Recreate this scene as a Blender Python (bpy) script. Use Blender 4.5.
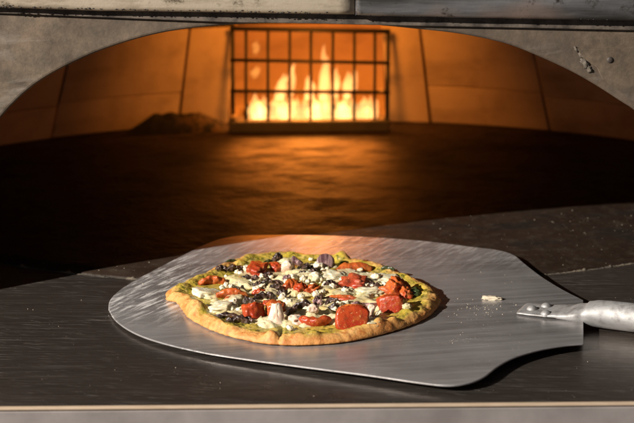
import bpy, bmesh, math, random
from mathutils import Vector, Matrix, noise, Euler
R = math.radians
sc = bpy.context.scene
for o in list(bpy.data.objects): bpy.data.objects.remove(o)

# ------------------------------------------------------------ camera, world, lamps, exposure
CAM_Z = 0.511; PITCH = 14.76; ROLL = -0.45; FPX = 1797.0
cd = bpy.data.cameras.new('camera'); cam = bpy.data.objects.new('camera', cd)
sc.collection.objects.link(cam); sc.camera = cam
cd.sensor_width = 36.0; cd.lens = FPX/634*36.0; cd.clip_start = 0.05; cd.clip_end = 60
CM = Matrix.Translation((0, 0, CAM_Z)) @ Euler((R(90-PITCH), 0, 0)).to_matrix().to_4x4() @ Matrix.Rotation(R(ROLL), 4, 'Z')
cam.matrix_world = CM
cd.dof.use_dof = True; cd.dof.focus_distance = 1.63; cd.dof.aperture_fstop = 8.5

w = bpy.data.worlds.new("World"); sc.world = w; w.use_nodes = True
wb = w.node_tree.nodes['Background']; wb.inputs[0].default_value = (0.95, 0.93, 1.0, 1); wb.inputs[1].default_value = 0.085

def lamp(name, typ, loc, energy, col, target=None, **kw):
    l = bpy.data.lights.new(name, typ); l.energy = energy; l.color = col
    for k, v in kw.items(): setattr(l, k, v)
    o = bpy.data.objects.new(name, l); sc.collection.objects.link(o); o.location = loc
    if target: o.rotation_euler = (Vector(target)-Vector(loc)).to_track_quat('-Z', 'Y').to_euler()
    return o
KEYD = Vector((-1.95, -1.30, 1.12)).normalized()
PZ = Vector((0, 1.60, 0.02))
lamp('key_lamp', 'SPOT', PZ+KEYD*4.5, 2050, (1.0, 0.94, 0.865), PZ, spot_size=R(26), spot_blend=0.1, shadow_soft_size=0.022)
# fire light: inside the fire box, and an added unseen lamp that brightens the back wall
lamp('fire_lamp', 'AREA', (-0.012, 2.365, 0.060), 0.10, (1.0, 0.24, 0.025), (-0.012, 2.24, 0.0), shape='RECTANGLE', size=0.19, size_y=0.07, spread=R(50))
lamp('burner_lamp', 'POINT', (-0.012, 2.42, 0.075), 1.0, (1.0, 0.30, 0.035), shadow_soft_size=0.03)
lamp('fire_glow_lamp', 'POINT', (-0.01, 2.315, 0.095), 0.07, (1.0, 0.29, 0.028), shadow_soft_size=0.05)
lamp('wall_fill_lamp', 'AREA', (-0.01, 2.10, 0.27), 0.72, (1.0, 0.32, 0.035), (-0.01, 2.42, 0.10), shape='DISK', size=0.08, spread=R(92))

sc.view_settings.view_transform = 'Standard'; sc.view_settings.look = 'None'
sc.view_settings.exposure = 0; sc.view_settings.gamma = 1
sc.cycles.max_bounces = 8; sc.cycles.diffuse_bounces = 4; sc.cycles.glossy_bounces = 4
sc.cycles.sample_clamp_indirect = 4.0
sc.cycles.use_denoising = True

# ------------------------------------------------------------ helpers
def ray(px, py):
    d = Vector(((px-317)/FPX, -(py-211.5)/FPX, -1.0))
    return (CM.to_3x3() @ d)
C0 = Vector((0, 0, CAM_Z))
def onplane(px, py, a=0.0, b=0.0):           # plane z = a + b*x
    d = ray(px, py); t = (a-C0.z)/(d.z-b*d.x); return C0+d*t
def ony(px, py, Y):
    d = ray(px, py); return C0+d*((Y-C0.y)/d.y)

def tag(o, label=None, cat=None, group=None, kind=None):
    if label: o['label'] = label
    if cat: o['category'] = cat
    if group: o['group'] = group
    if kind: o['kind'] = kind
    return o
def empty(name, loc):
    o = bpy.data.objects.new(name, None); sc.collection.objects.link(o); o.location = loc; o.empty_display_size = .02; return o
def wloc(p):
    v = Vector((0, 0, 0))
    while p: v = v+p.location; p = p.parent
    return v
def mk(name, V, F, mat, parent=None, smooth=True, loc=None):
    """verts in world coordinates; origin put at the mesh centre"""
    V = [Vector(v) for v in V]
    c = loc or sum(V, Vector())/len(V)
    me = bpy.data.meshes.new(name); me.from_pydata([v-c for v in V], [], F); me.update()
    bm = bmesh.new(); bm.from_mesh(me); bmesh.ops.recalc_face_normals(bm, faces=bm.faces); bm.to_mesh(me); bm.free()
    o = bpy.data.objects.new(name, me); sc.collection.objects.link(o)
    if mat: me.materials.append(mat)
    if smooth: me.polygons.foreach_set('use_smooth', [True]*len(me.polygons))
    o.parent = parent; o.location = c-wloc(parent)
    return o
def bevel(o, w_, seg=2, ang=30):
    m = o.modifiers.new('bevel', 'BEVEL'); m.width = w_; m.segments = seg; m.limit_method = 'ANGLE'; m.angle_limit = R(ang); return o
def nz(v, s=1.0, seed=0.0): return noise.noise(Vector((v[0]*s+seed*7.31, v[1]*s-seed*3.7, v[2]*s+seed*1.9)))
def fbm(v, s, o_=4, seed=0.0): return noise.fractal(Vector((v[0]*s+seed*7.31, v[1]*s-seed*3.7, v[2]*s+seed*1.9)), 1.0, 2.0, o_)
def catmull(P, n=6, closed=True):
    out = []; L = len(P)
    rng = range(L) if closed else range(L-1)
    for i in rng:
        if closed: p0, p1, p2, p3 = P[i-1], P[i], P[(i+1) % L], P[(i+2) % L]
        else: p0, p1, p2, p3 = P[max(i-1, 0)], P[i], P[i+1], P[min(i+2, L-1)]
        for k in range(n):
            t = k/n
            out.append(0.5*((2*p1)+(p2-p0)*t+(2*p0-5*p1+4*p2-p3)*t*t+(3*p1-p0-3*p2+p3)*t**3))
    if not closed: out.append(P[-1])
    return out
def box(x0, x1, y0, y1, z0, z1):
    V = [(x, y, z) for z in (z0, z1) for x, y in ((x0, y0), (x1, y0), (x1, y1), (x0, y1))]
    F = [(0, 3, 2, 1), (4, 5, 6, 7), (0, 1, 5, 4), (1, 2, 6, 5), (2, 3, 7, 6), (3, 0, 4, 7)]
    return V, F

# ---- node materials
class M:
    def __init__(s, name):
        s.m = bpy.data.materials.new(name); s.m.use_nodes = True; s.t = s.m.node_tree; s.b = s.t.nodes['Principled BSDF']
        s.tc = s.t.nodes.new('ShaderNodeTexCoord')
    def n(s, typ, **kw):
        nd = s.t.nodes.new('ShaderNode'+typ)
        for k, v in kw.items():
            if k.startswith('i_'): nd.inputs[k[2:].replace('_', ' ')].default_value = v
            else: setattr(nd, k, v)
        return nd
    def l(s, a, b): s.t.links.new(a, b)
    def co(s, scale=(1, 1, 1), rot=(0, 0, 0), loc=(0, 0, 0)):
        r_ = s.n('Mapping'); r_.inputs['Rotation'].default_value = tuple(-q for q in rot); s.l(s.tc.outputs['Object'], r_.inputs[0])
        mp = s.n('Mapping'); mp.inputs['Scale'].default_value = scale; mp.inputs['Location'].default_value = loc
        s.l(r_.outputs[0], mp.inputs[0]); return mp.outputs[0]
    def noise(s, scale, detail=4, rough=.55, co=None, dist=0):
        n_ = s.n('TexNoise'); n_.inputs['Scale'].default_value = scale; n_.inputs['Detail'].default_value = detail
        n_.inputs['Roughness'].default_value = rough; n_.inputs['Distortion'].default_value = dist
        s.l(co or s.tc.outputs['Object'], n_.inputs['Vector']); return n_.outputs['Fac']
    def vor(s, scale, co=None):
        n_ = s.n('TexVoronoi'); n_.inputs['Scale'].default_value = scale
        s.l(co or s.tc.outputs['Object'], n_.inputs['Vector']); return n_.outputs['Distance']
    def ramp(s, f, stops):
        r = s.n('ValToRGB'); e = r.color_ramp.elements
        while len(e) < len(stops): e.new(.5)
        for el, (p, c) in zip(e, stops):
            el.position = p; el.color = (c, c, c, 1) if isinstance(c, (int, float)) else (*c, 1)
        s.l(f, r.inputs[0]); return r.outputs[0]
    def mix(s, f, a, b, typ='MIX'):
        m_ = s.n('Mix', data_type='RGBA', blend_type=typ)
        for sock, v in ((m_.inputs[0], f), (m_.inputs[6], a), (m_.inputs[7], b)):
            if isinstance(v, (int, float)): sock.default_value = v if sock.type == 'VALUE' else (v, v, v, 1)
            elif isinstance(v, tuple): sock.default_value = (*v, 1)
            else: s.l(v, sock)
        return m_.outputs[2]
    def math(s, op, a, b=0.0, clamp=False):
        m_ = s.n('Math', operation=op, use_clamp=clamp)
        for sock, v in ((m_.inputs[0], a), (m_.inputs[1], b)):
            if isinstance(v, (int, float)): sock.default_value = v
            else: s.l(v, sock)
        return m_.outputs[0]
    def attr(s, name): a = s.n('Attribute'); a.attribute_name = name; return a.outputs['Fac']
    def set(s, **kw):
        for k, v in kw.items():
            k = k.replace('_', ' ')
            sk = s.b.inputs[k]
            if isinstance(v, tuple): sk.default_value = (*v, 1) if len(v) == 3 and sk.type == 'RGBA' else v
            elif isinstance(v, (int, float)): sk.default_value = v
            else: s.l(v, sk)
        return s
    def bump(s, f, strength=.3, dist=.001, prev=None):
        b = s.n('Bump'); b.inputs['Strength'].default_value = strength; b.inputs['Distance'].default_value = dist
        s.l(f, b.inputs['Height'])
        if prev: s.l(prev, b.inputs['Normal'])
        s.l(b.outputs[0], s.b.inputs['Normal']); return b.outputs[0]

# stainless shelf: brown-grey, scratched along x
m = M('scratched_steel')
st = m.noise(1, 3, .6, m.co((6, 520, 1))); st2 = m.noise(1, 3, .6, m.co((12, 520, 1), (0, 0, R(-3)))); bl = m.noise(9, 4, .6)
st3 = m.noise(1, 2, .6, m.co((40, 700, 1), (0, 0, R(-14))))
scr = m.ramp(st2, [(.56, 0), (.70, 1)]); scr3 = m.ramp(st3, [(.62, 0), (.70, 1)])
sp = m.ramp(m.vor(260), [(.06, 1), (.12, 0)]); spm = m.math('MULTIPLY', sp, m.ramp(m.noise(28, 3), [(.55, 0), (.68, 1)]))
col = m.mix(m.ramp(st, [(.3, 0), (.7, 1)]), (.105, .084, .069), (.185, .152, .128))
col = m.mix(m.ramp(bl, [(.35, 0), (.7, .5)]), col, (.07, .06, .054))
col = m.mix(m.math('MULTIPLY', m.math('MULTIPLY', scr, .50), m.ramp(bl, [(.4, .25), (.6, 1)])), col, (.45, .42, .39)); col = m.mix(m.math('MULTIPLY', scr3, .35), col, (.6, .56, .5))
col = m.mix(spm, col, (.6, .55, .48))
spm = m.math('MAXIMUM', spm, m.math('MULTIPLY', m.math('MAXIMUM', scr, scr3), m.ramp(bl, [(.45, .05), (.62, .38)])))
m.set(Base_Color=col, Metallic=m.mix(spm, .80, (.1, .1, .1)), Roughness=m.mix(m.ramp(bl, [(.3, 0), (.7, 1)]), (.24, .24, .24), (.36, .36, .36)))
m.set(Anisotropic=.4)
b1 = m.bump(st, .22, .0004); m.bump(st2, .25, .0003, b1); STEEL = m.m

m = M('shelf_edge_steel')
st = m.noise(1, 3, .6, m.co((8, 60, 300))); bl = m.noise(16, 5, .6)
m.set(Base_Color=m.mix(m.ramp(bl, [(.35, 0), (.7, 1)]), (.38, .335, .315), (.25, .22, .205)), Metallic=.35, Roughness=m.mix(st, (.25, .25, .25), (.4, .4, .4)))
m.bump(st, .2, .0005); EDGE = m.m
m = M('lip_highlight_steel'); n1 = m.noise(1, 4, .6, m.co((60, 300, 300))); m.set(Base_Color=m.mix(n1, (.40, .29, .19), (.62, .48, .35)), Metallic=.3, Roughness=.3); LIP = m.m  # pale beige stands in for the highlight along the shelf nose

# aluminium blade
m = M('brushed_aluminium')
cA = m.co((4, 130, 1), (0, 0, R(9))); cB = m.co((30, 420, 1), (0, 0, R(-5))); cC = m.co((60, 9, 1), (0, 0, R(35)))
sA = m.noise(1, 5, .65, cA); sB = m.noise(1, 3, .6, cB); sC = m.noise(2.2, 4, .6, cC, 1.0); bl = m.noise(7, 4)
col = m.mix(m.ramp(bl, [(.38, 0), (.62, 1)]), (.45, .43, .42), (.27, .252, .243))
col = m.mix(m.ramp(sA, [(.42, 0), (.75, .55)]), col, (.58, .57, .57))
sx = m.n('SeparateXYZ'); m.l(m.tc.outputs['Object'], sx.inputs[0])
# flour dragged in strokes near the left rim and behind the pizza
lm = m.math('MULTIPLY', m.math('SUBTRACT', -.085, sx.outputs[0]), 13.0, True)
bm_ = m.math('MULTIPLY', m.math('SUBTRACT', sx.outputs[1], .07), 9.0, True)
lmb = m.math('MULTIPLY', lm, m.math('MULTIPLY', m.math('ADD', sx.outputs[1], .07), 14.0, True))
msk = m.math('MAXIMUM', lmb, m.math('MULTIPLY', bm_, .45))
fl = m.math('MULTIPLY', m.ramp(m.noise(1, 5, .7, m.co((26, 190, 1), (0, 0, R(58))), .25), [(.48, 0), (.60, 1)]), msk)
fl = m.math('MULTIPLY', fl, .95)
fl2 = m.math('MULTIPLY', m.ramp(m.noise(1, 5, .7, m.co((14, 220, 1), (0, 0, R(-6)))), [(.56, 0), (.70, .7)]), m.ramp(m.noise(11, 3), [(.4, 0), (.6, 1)]))
sp = m.ramp(m.vor(330), [(.10, 1), (.18, 0)]); spm = m.math('MULTIPLY', sp, m.ramp(m.noise(22, 3), [(.53, 0), (.66, 1)]))
fl = m.math('MAXIMUM', m.math('MAXIMUM', fl, m.math('MULTIPLY', fl2, .45)), m.math('MULTIPLY', spm, .8))
col = m.mix(fl, col, (.66, .63, .60))
m.set(Base_Color=col, Metallic=m.mix(fl, (.64, .64, .64), (.1, .1, .1)), Roughness=m.mix(m.ramp(sA, [(.3, 0), (.7, 1)]), (.24, .24, .24), (.36, .36, .36)))
b1 = m.bump(sA, .25, .0004); b1 = m.bump(sB, .2, .0002, b1); m.bump(fl, .4, .0003, b1); ALU = m.m

m = M('handle_aluminium')
g = m.noise(1, 4, .6, m.co((18, 160, 160))); g2 = m.noise(80, 5, .7)
col = m.mix(m.ramp(g, [(.3, 0), (.7, 1)]), (.30, .292, .285), (.44, .43, .42)); col = m.mix(m.ramp(g2, [(.48, 0), (.66, .8)]), col, (.17, .155, .145))
m.set(Base_Color=col, Metallic=.5, Roughness=.55); b1 = m.bump(g, .3, .0005); m.bump(g2, .25, .0005, b1); HAND = m.m

# hearth stone
m = M('hearth_stone')
n1 = m.noise(6, 6, .6); n2 = m.noise(60, 5, .65); n3 = m.noise(1, 5, .65, m.co((11, 19, 1)), .3)
col = m.mix(m.ramp(n1, [(.35, 0), (.7, 1)]), (.0145, .0075, .0042), (.028, .0165, .010)); col = m.mix(m.ramp(n2, [(.5, 0), (.75, .6)]), col, (.06, .047, .034))
col = m.mix(m.ramp(n3, [(.52, 0), (.64, .85)]), col, (.004, .003, .002))
sp = m.math('MULTIPLY', m.ramp(m.vor(190), [(.08, 1), (.15, 0)]), m.ramp(m.noise(15, 3), [(.5, 0), (.62, 1)])); col = m.mix(m.math('MULTIPLY', sp, .7), col, (.16, .14, .11))
rg = m.mix(m.ramp(n3, [(.45, 0), (.62, 1)]), (.60, .60, .60), (.80, .80, .80))
m.set(Base_Color=col, Roughness=rg, Specular_IOR_Level=.22); b1 = m.bump(n3, .15, .0010); m.bump(n2, .8, .0018, b1); STONE = m.m

m = M('crumbly_mortar')
n2 = m.noise(90, 5, .7); n1 = m.noise(24, 4)
m.set(Base_Color=m.mix(m.ramp(n1, [(.42, 0), (.6, 1)]), (.05, .04, .03), m.mix(n2, (.06, .045, .03), (.20, .16, .11))), Roughness=.85); m.bump(n2, .7, .002); MORTAR = m.m; m = M('chipped_cement'); n1 = m.noise(150, 4); m.set(Base_Color=m.mix(n1, (.05, .04, .03), (.16, .13, .10)), Roughness=.9); m.bump(n1, .8, .002); CEMENT = m.m; m = M('grey_angle_iron'); n1 = m.noise(60, 5); m.set(Base_Color=m.mix(n1, (.02, .018, .018), (.05, .045, .045)), Roughness=.6, Metallic=.2); GREY = m.m

# facade casting
m = M('stained_facade')
n1 = m.noise(26, 8, .72); n2 = m.noise(75, 6, .75); n3 = m.noise(7, 5, .6); n4 = m.noise(1, 5, .65, m.co((7, 1, 30)), .8)
col = m.mix(m.ramp(n1, [(.38, 0), (.62, 1)]), (.145, .103, .067), (.055, .037, .023))
col = m.mix(m.ramp(n2, [(.44, 0), (.76, .9)]), col, (.045, .038, .026))
col = m.mix(m.ramp(n4, [(.55, 0), (.7, .45)]), col, (.27, .23, .19))
col = m.mix(m.ramp(n3, [(.46, 0), (.60, .6)]), col, (.085, .063, .047))
m.set(Base_Color=col, Roughness=.7, Metallic=.12); b1 = m.bump(n1, .3, .002); m.bump(n2, .4, .001, b1); FACADE = m.m; m = M('sooty_rail'); n1 = m.noise(50, 7, .7); m.set(Base_Color=m.mix(m.ramp(n1, [(.4, 0), (.62, 1)]), (.11, .085, .065), (.03, .022, .016)), Roughness=.7); m.bump(n1, .4, .001); RAIL = m.m

m = M('worn_light_hood')
n1 = m.noise(1, 5, .7, m.co((14, 60, 60))); n2 = m.noise(70, 5, .7)
sx = m.n('SeparateXYZ'); m.l(m.tc.outputs['Object'], sx.inputs[0])
col = m.mix(m.ramp(n1, [(.45, 0), (.68, .8)]), (.44, .365, .27), (.19, .14, .09)); col = m.mix(m.ramp(n2, [(.58, 0), (.7, .9)]), col, (.07, .05, .03))
m.set(Base_Color=col, Roughness=.5, Metallic=.4); m.bump(n2, .4, .001); HOODL = m.m
m = M('worn_hood_painted_glints')
n1 = m.noise(1, 5, .6, m.co((5, 60, 60))); n2 = m.noise(60, 5, .7); n3 = m.noise(7, 3)
col = m.mix(m.ramp(n1, [(.4, 0), (.65, 1)]), (.08, .075, .07), (.27, .262, .26)); col = m.mix(m.ramp(n3, [(.50, 0), (.62, .7)]), col, (.42, .29, .22)); col = m.mix(m.ramp(n2, [(.57, 0), (.7, .9)]), col, (.04, .028, .018))  # pale streaks and orange patches paint blotchy reflections into the colour
m.set(Base_Color=col, Roughness=.38, Metallic=.7); m.bump(n2, .4, .001); HOODR = m.m
m = M('dull_iron'); n1 = m.noise(40, 5, .6)
m.set(Base_Color=m.mix(n1, (.035, .027, .023), (.085, .066, .055)), Roughness=.6, Metallic=.4); m.bump(n1, .3, .001); IRON = m.m
m = M('sooty_iron'); n1 = m.noise(40, 5, .6)
m.set(Base_Color=m.mix(n1, (.010, .008, .006), (.028, .022, .018)), Roughness=.7, Metallic=.3); SOOTY = m.m

# fire brick
m = M('fire_brick')
n1 = m.noise(3.2, 5, .6); n2 = m.noise(22, 6, .65); n3 = m.noise(1, 4, .6, m.co((3, 3, 26)))
col = m.mix(m.ramp(n1, [(.35, 0), (.7, 1)]), (.60, .44, .31), (.34, .235, .165)); col = m.mix(m.ramp(n2, [(.5, 0), (.8, .5)]), col, (.2, .13, .09)); col = m.mix(m.ramp(n3, [(.56, 0), (.72, .5)]), col, (.16, .1, .07))
m.set(Base_Color=col, Roughness=.85); m.bump(n2, .4, .003); BRICK = m.m
m = M('soot'); n1 = m.noise(20, 5); m.set(Base_Color=m.mix(n1, (.010, .008, .006), (.04, .028, .02)), Roughness=.95); SOOT = m.m
m = M('dark_joint'); m.set(Base_Color=(.03, .02, .014), Roughness=.95); JOINT = m.m
m = M('charred_ash')
n2 = m.noise(75, 5, .7); sx = m.n('SeparateXYZ'); m.l(m.tc.outputs['Object'], sx.inputs[0])
rt = m.math('MULTIPLY', m.math('ADD', sx.outputs[0], .012), 30, True)
col = m.mix(m.math('MULTIPLY', m.ramp(n2, [(.45, 0), (.6, 1)]), rt), (.004, .003, .002), (.07, .04, .02))
m.set(Base_Color=col, Roughness=.95); m.bump(n2, .6, .004); ASH = m.m

# flames: closed bodies of glowing gas
def flame_mat(name, col, s):
    mm = bpy.data.materials.new(name); mm.use_nodes = True; t = mm.node_tree; t.nodes.clear()
    o = t.nodes.new('ShaderNodeOutputMaterial'); e = t.nodes.new('ShaderNodeEmission')
    e.inputs[0].default_value = (*col, 1); e.inputs[1].default_value = s; t.links.new(e.outputs[0], o.inputs['Volume']); return mm
FLAME = flame_mat('flame_gas', (1, .50, .15), 150); FLAME2 = flame_mat('thin_flame_gas', (1, .46, .10), 50)

# ------------------------------------------------------------ landing shelf and hearth (the surface things rest on)
YF = 1.338                                    # front of the shelf
def shelf_front_y(z): return YF
V = []; F = []
prof = [(YF+.9, 0.0)]                         # profile: back -> front -> down over the rounded nose
rad = .0028
prof += [(YF+.30, 0), (YF+.10, 0), (YF+.02, 0)]
for k in range(9):
    a = R(90*k/8); prof.append((YF+rad-math.sin(a)*rad, -rad+math.cos(a)*rad))
xs = [-.75+1.5*i/60 for i in range(61)]
for x in xs:
    for (y, z) in prof: V.append((x, y, z))
n = len(prof)
for i in range(60):
    for k in range(n-1): F.append((i*n+k, (i+1)*n+k, (i+1)*n+k+1, i*n+k+1))
sh = mk('landing_shelf', V, F, STEEL, loc=Vector((0, 1.5, 0)))
tag(sh, 'scratched brown-grey stainless steel shelf in front of the oven mouth', kind='structure')
# its turned-down front face, and an added pale strip that paints the bright line between
def xprof(name, prof, mat):
    V = []; F = []; n = len(prof)
    for x in [-.75+.05*i for i in range(31)]:
        for (y, z) in prof: V.append((x, y, z))
    for i in range(30):
        for k in range(n): F.append((i*n+k, i*n+(k+1) % n, (i+1)*n+(k+1) % n, (i+1)*n+k))
    F += [tuple(range(n)), tuple(30*n+k for k in range(n))]
    return mk(name, V, F, mat, sh, smooth=False)
xprof('front_edge', [(YF-.0008, -.0034), (YF-.0014, -.0040), (YF-.0014, -.060), (YF+.004, -.060), (YF+.004, -.0034)], EDGE)
bevel(xprof('lip_highlight', [(YF+.0012+.0026*math.cos(R(a)), -.0014+.0017*math.sin(R(a))) for a in range(0, 360, 20)], LIP), .0002, 1, 60)

# round hearth: its front edge bulges towards the viewer
HC = Vector((0.015, 2.35)); HR = .692; HZ = .0015
def hearth_r(a): return HR+.0012*nz((math.cos(a)*30, math.sin(a)*30, 0), 1)+.0006*nz((math.cos(a)*160, math.sin(a)*160, 0), 1)
V = []; F = []; NA = 360
rings = [(0.0, -.02), (0, -.0012), (-.0012, 0), (-.03, 0), (-.2, 0), (-.45, 0), (-.6, 0)]
for i in range(NA):
    a = 2*math.pi*i/NA
    for dr, dz in rings:
        r = hearth_r(a)+dr; zz = HZ+dz
        V.append((HC.x+math.sin(a)*r, HC.y-math.cos(a)*r, zz))
n = len(rings)
for i in range(NA):
    j = (i+1) % NA
    for k in range(n-1): F.append((i*n+k, j*n+k, j*n+k+1, i*n+k+1))
V.append((HC.x, HC.y, HZ)); c = len(V)-1
for i in range(NA): F.append((i*n+n-1, ((i+1) % NA)*n+n-1, c))
he = mk('hearth', V, F, STONE, loc=Vector((0, 2.0, 0)))
tag(he, 'dark sooty stone oven floor with a rounded front edge', kind='structure')
# crumbly joint along the edge
V = []; F = []; NS = 700; K = 6
for i in range(NS+1):
    a = R(-32+64*i/NS)
    hh = max(.0001, .0002+.0024*fbm((a*40, 0, 0), 1.0, 4)+.0012*nz((a*260, 3, 0)))
    ww = .0022+.0012*nz((a*90, 7, 0))
    r = hearth_r(a)+.0012
    for k in range(K):
        t = math.pi*k/(K-1); rr = r+math.cos(t)*ww; z = -.0005+hh*math.sin(t)*1.3+.0006
        z += .0005*nz((a*500, k*2, 1))
        V.append((HC.x+math.sin(a)*rr, HC.y-math.cos(a)*rr, z))
for i in range(NS):
    for k in range(K-1): F.append((i*K+k, (i+1)*K+k, (i+1)*K+k+1, i*K+k+1))
mk('mortar_joint', V, F, MORTAR, he)

# ------------------------------------------------------------ the oven
YA = 1.62
oven = tag(empty('pizza_oven', (0, YA, 0)), 'brick lined pizza oven with stained arched mouth and steel hood', 'oven')
L = [(-60, 262), (-52, 225), (-42, 190), (-28, 158), (-14, 135), (0, 118.5), (13, 104), (30, 88.5), (50, 75), (73, 63), (99, 51.5), (132, 40.5), (165, 32.5), (205, 27), (250, 24), (310, 22.8), (365, 24.5), (414, 29), (462, 34.5), (504, 43.5), (535, 55), (570, 71), (595, 85), (620, 101), (636, 112), (655, 134), (668, 160), (677, 190), (682, 225), (686, 262)]
arch = [ony(px, py, YA) for px, py in L]
arch[0].z = -.01; arch[-1].z = -.01
arch = catmull(arch, 5, closed=False)
TH = .028; ZT = .42
V = []; F = []; n = len(arch)
for (yy) in (YA, YA+TH):
    for p in arch: V.append((p.x, yy, p.z))
    for i, p in enumerate(arch):
        t = i/(n-1); V.append((-.75+1.5*t if 0 < i < n-1 else (-.75 if i == 0 else .75), yy, ZT))
for i in range(n-1):
    F.append((i, i+1, n+i+1, n+i)); F.append((2*n+i+1, 2*n+i, 3*n+i, 3*n+i+1)); F.append((i+1, i, 2*n+i, 2*n+i+1))
# side legs down to the shelf
V += [(-.75, YA, -.01), (-.75, YA+TH, -.01), (.75, YA, -.01), (.75, YA+TH, -.01)]
b = 4*n; F += [(b, 0, n), (b+1, 3*n, 2*n), (b+2, 2*n-1, n-1), (b+3, 3*n-1, 4*n-1)]
fac = bevel(mk('facade', V, F, FACADE, oven, smooth=False), .0028, 3, 50)
def yplate(name, pts, Y, th, mat, parent):
    P = [ony(px, py, Y) for px, py in pts]; n = len(P)
    V = [(p.x, Y, p.z) for p in P]+[(p.x, Y+th, p.z) for p in P]
    F = [tuple(range(n)), tuple(range(2*n-1, n-1, -1))]+[(i, n+i, n+(i+1) % n, (i+1) % n) for i in range(n)]
    return mk(name, V, F, mat, parent, smooth=False)
# top rail right under the hood, and the overlapping plate at the right
bevel(yplate('top_rail', [(-60, 5), (-60, 11), (100, 17.5), (230, 22.6), (310, 23.6), (414, 26), (520, 28), (700, 32), (700, 5)], YA-.004, .0035, RAIL, oven), .0008)
bevel(yplate('side_plate', [(577, 48.5), (700, 50.5), (700, 150), (660, 128), (640, 107), (622, 93), (603, 80), (597, 68), (583, 58)], YA-.0025, .0022, FACADE, oven), .0006)
def dome(name, c, nrm, r, h, mat, parent, seg=20, base=.25):
    nrm = nrm.normalized(); q = nrm.to_track_quat('Z', 'Y').to_matrix(); V = []; F = []; K = 6
    ring = [(r, -h*base)]+[(r*math.cos(R(90*k/K)), h*math.sin(R(90*k/K))) for k in range(K)]
    for (rr, zz) in ring:
        for i in range(seg):
            a = 2*math.pi*i/seg; V.append(c+q @ Vector((rr*math.cos(a), rr*math.sin(a), zz)))
    V.append(c+q @ Vector((0, 0, h)))
    for k in range(len(ring)-1):
        for i in range(seg): F.append((k*seg+i, k*seg+(i+1) % seg, (k+1)*seg+(i+1) % seg, (k+1)*seg+i))
    for i in range(seg): F.append(((len(ring)-1)*seg+i, (len(ring)-1)*seg+(i+1) % seg, len(V)-1))
    return mk(name, V, F, mat, parent)
dome('bolt', ony(610, 60, YA-.0026), Vector((0, -1, 0)), .0030, .0014, IRON, oven)
# chipped cement patch on the arch edge
def blob(name, c, s, mat, parent, seed, sub=3, e=.8, na=.25, nf=1.6, rot=(0, 0, 0), fine=.0, fs=6, cuts=None):
    bm = bmesh.new(); bmesh.ops.create_icosphere(bm, subdivisions=sub, radius=1.0)
    rm = Euler(rot).to_matrix()
    for v in bm.verts:
        d = v.co.normalized()
        p = Vector([math.copysign(abs(d[i])**e, d[i]) for i in range(3)])
        k = 1+na*nz(d, nf, seed)+fine*fbm(d, fs, 3, seed+9)
        p = p*k
        if cuts:
            for (cn, cdist) in cuts:
                q = p.dot(cn)
                if q > cdist: p = p-cn*(q-cdist)*.92
        v.co = rm @ Vector((p.x*s[0], p.y*s[1], p.z*s[2]))
    V = [v.co+c for v in bm.verts]; F = [tuple(v.index for v in f.verts) for f in bm.faces]; bm.free()
    return mk(name, V, F, mat, parent)
for i, (px, py, a, b_) in enumerate([(585, 63, .0028, .0052), (589, 69, .0022, .0032), (581, 55, .0014, .003), (576, 49, .001, .003)]):
    blob('cement_patch', ony(px, py, YA), (a, .0016, b_), CEMENT, oven, i+3, 3, .8, .5, 2.2, (0, R(-35), 0), .5, 6)
# hood: two rolled steel lengths above the mouth
def hood(name, pts, mat, Y=YA-.015, r=.005):
    V = []; F = []; bot = [ony(px, py, Y) for px, py in pts]; bot = catmull(bot, 6, False)
    prof = [(0.10, 0)]+[(.03, 0), (.012, 0)]
    K = 10
    for k in range(K+1):
        a = R(180*k/K); prof.append((r-math.sin(a)*r, r-math.cos(a)*r))     # (dz, dy): half round nose
    prof += [(.012, 2*r), (.10, 2*r)]
    for p in bot:
        for dz, dy in prof: V.append((p.x, Y+dy+.0006*nz((p.x*30, dz*90, 0)), p.z+dz+.0007*nz((p.x*45, 2, 0))))
    n = len(prof)
    for i in range(len(bot)-1):
        for k in range(n-1): F.append((i*n+k, (i+1)*n+k, (i+1)*n+k+1, i*n+k+1))
    m_ = len(bot)-1
    F.append(tuple(range(n))); F.append(tuple(m_*n+k for k in range(n)))
    return mk(name, V, F, mat, oven)
hl = hood('hood', [(-120, 4), (-40, 7.2), (0, 8.5), (100, 11.5), (210, 13), (354.5, 15.5)], HOODL)
hr = hood('hood', [(355.5, 16.2), (414, 17.5), (520, 19.5), (634, 21.5), (760, 24)], HOODR, YA-.0163)
hl['label'] = 'light worn steel length of hood'; hr['label'] = 'dark polished steel length of hood'
# grime beads caught under the hood lip
V = []; F = []; rnd = random.Random(4)
for i in range(190):
    t = rnd.random()**1.2*330 if i < 150 else rnd.uniform(355, 640)
    py = (8.8+t*.019 if t < 354 else 16.3+(t-355)*.0185)-1.2-rnd.random()**2*3.0
    c = ony(t, py, YA-.0142); s = rnd.uniform(.0003, .0009)
    bm = bmesh.new(); bmesh.ops.create_icosphere(bm, subdivisions=1, radius=1); o0 = len(V)
    for v in bm.verts: V.append(c+Vector((v.co.x*s*rnd.uniform(1, 2.2), v.co.y*s*.5, v.co.z*s*.8)))
    F += [tuple(o0+v.index for v in f.verts) for f in bm.faces]; bm.free()
gr = mk('grime_specks', V, F, SOOTY, oven); gr['kind'] = 'stuff'

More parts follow.
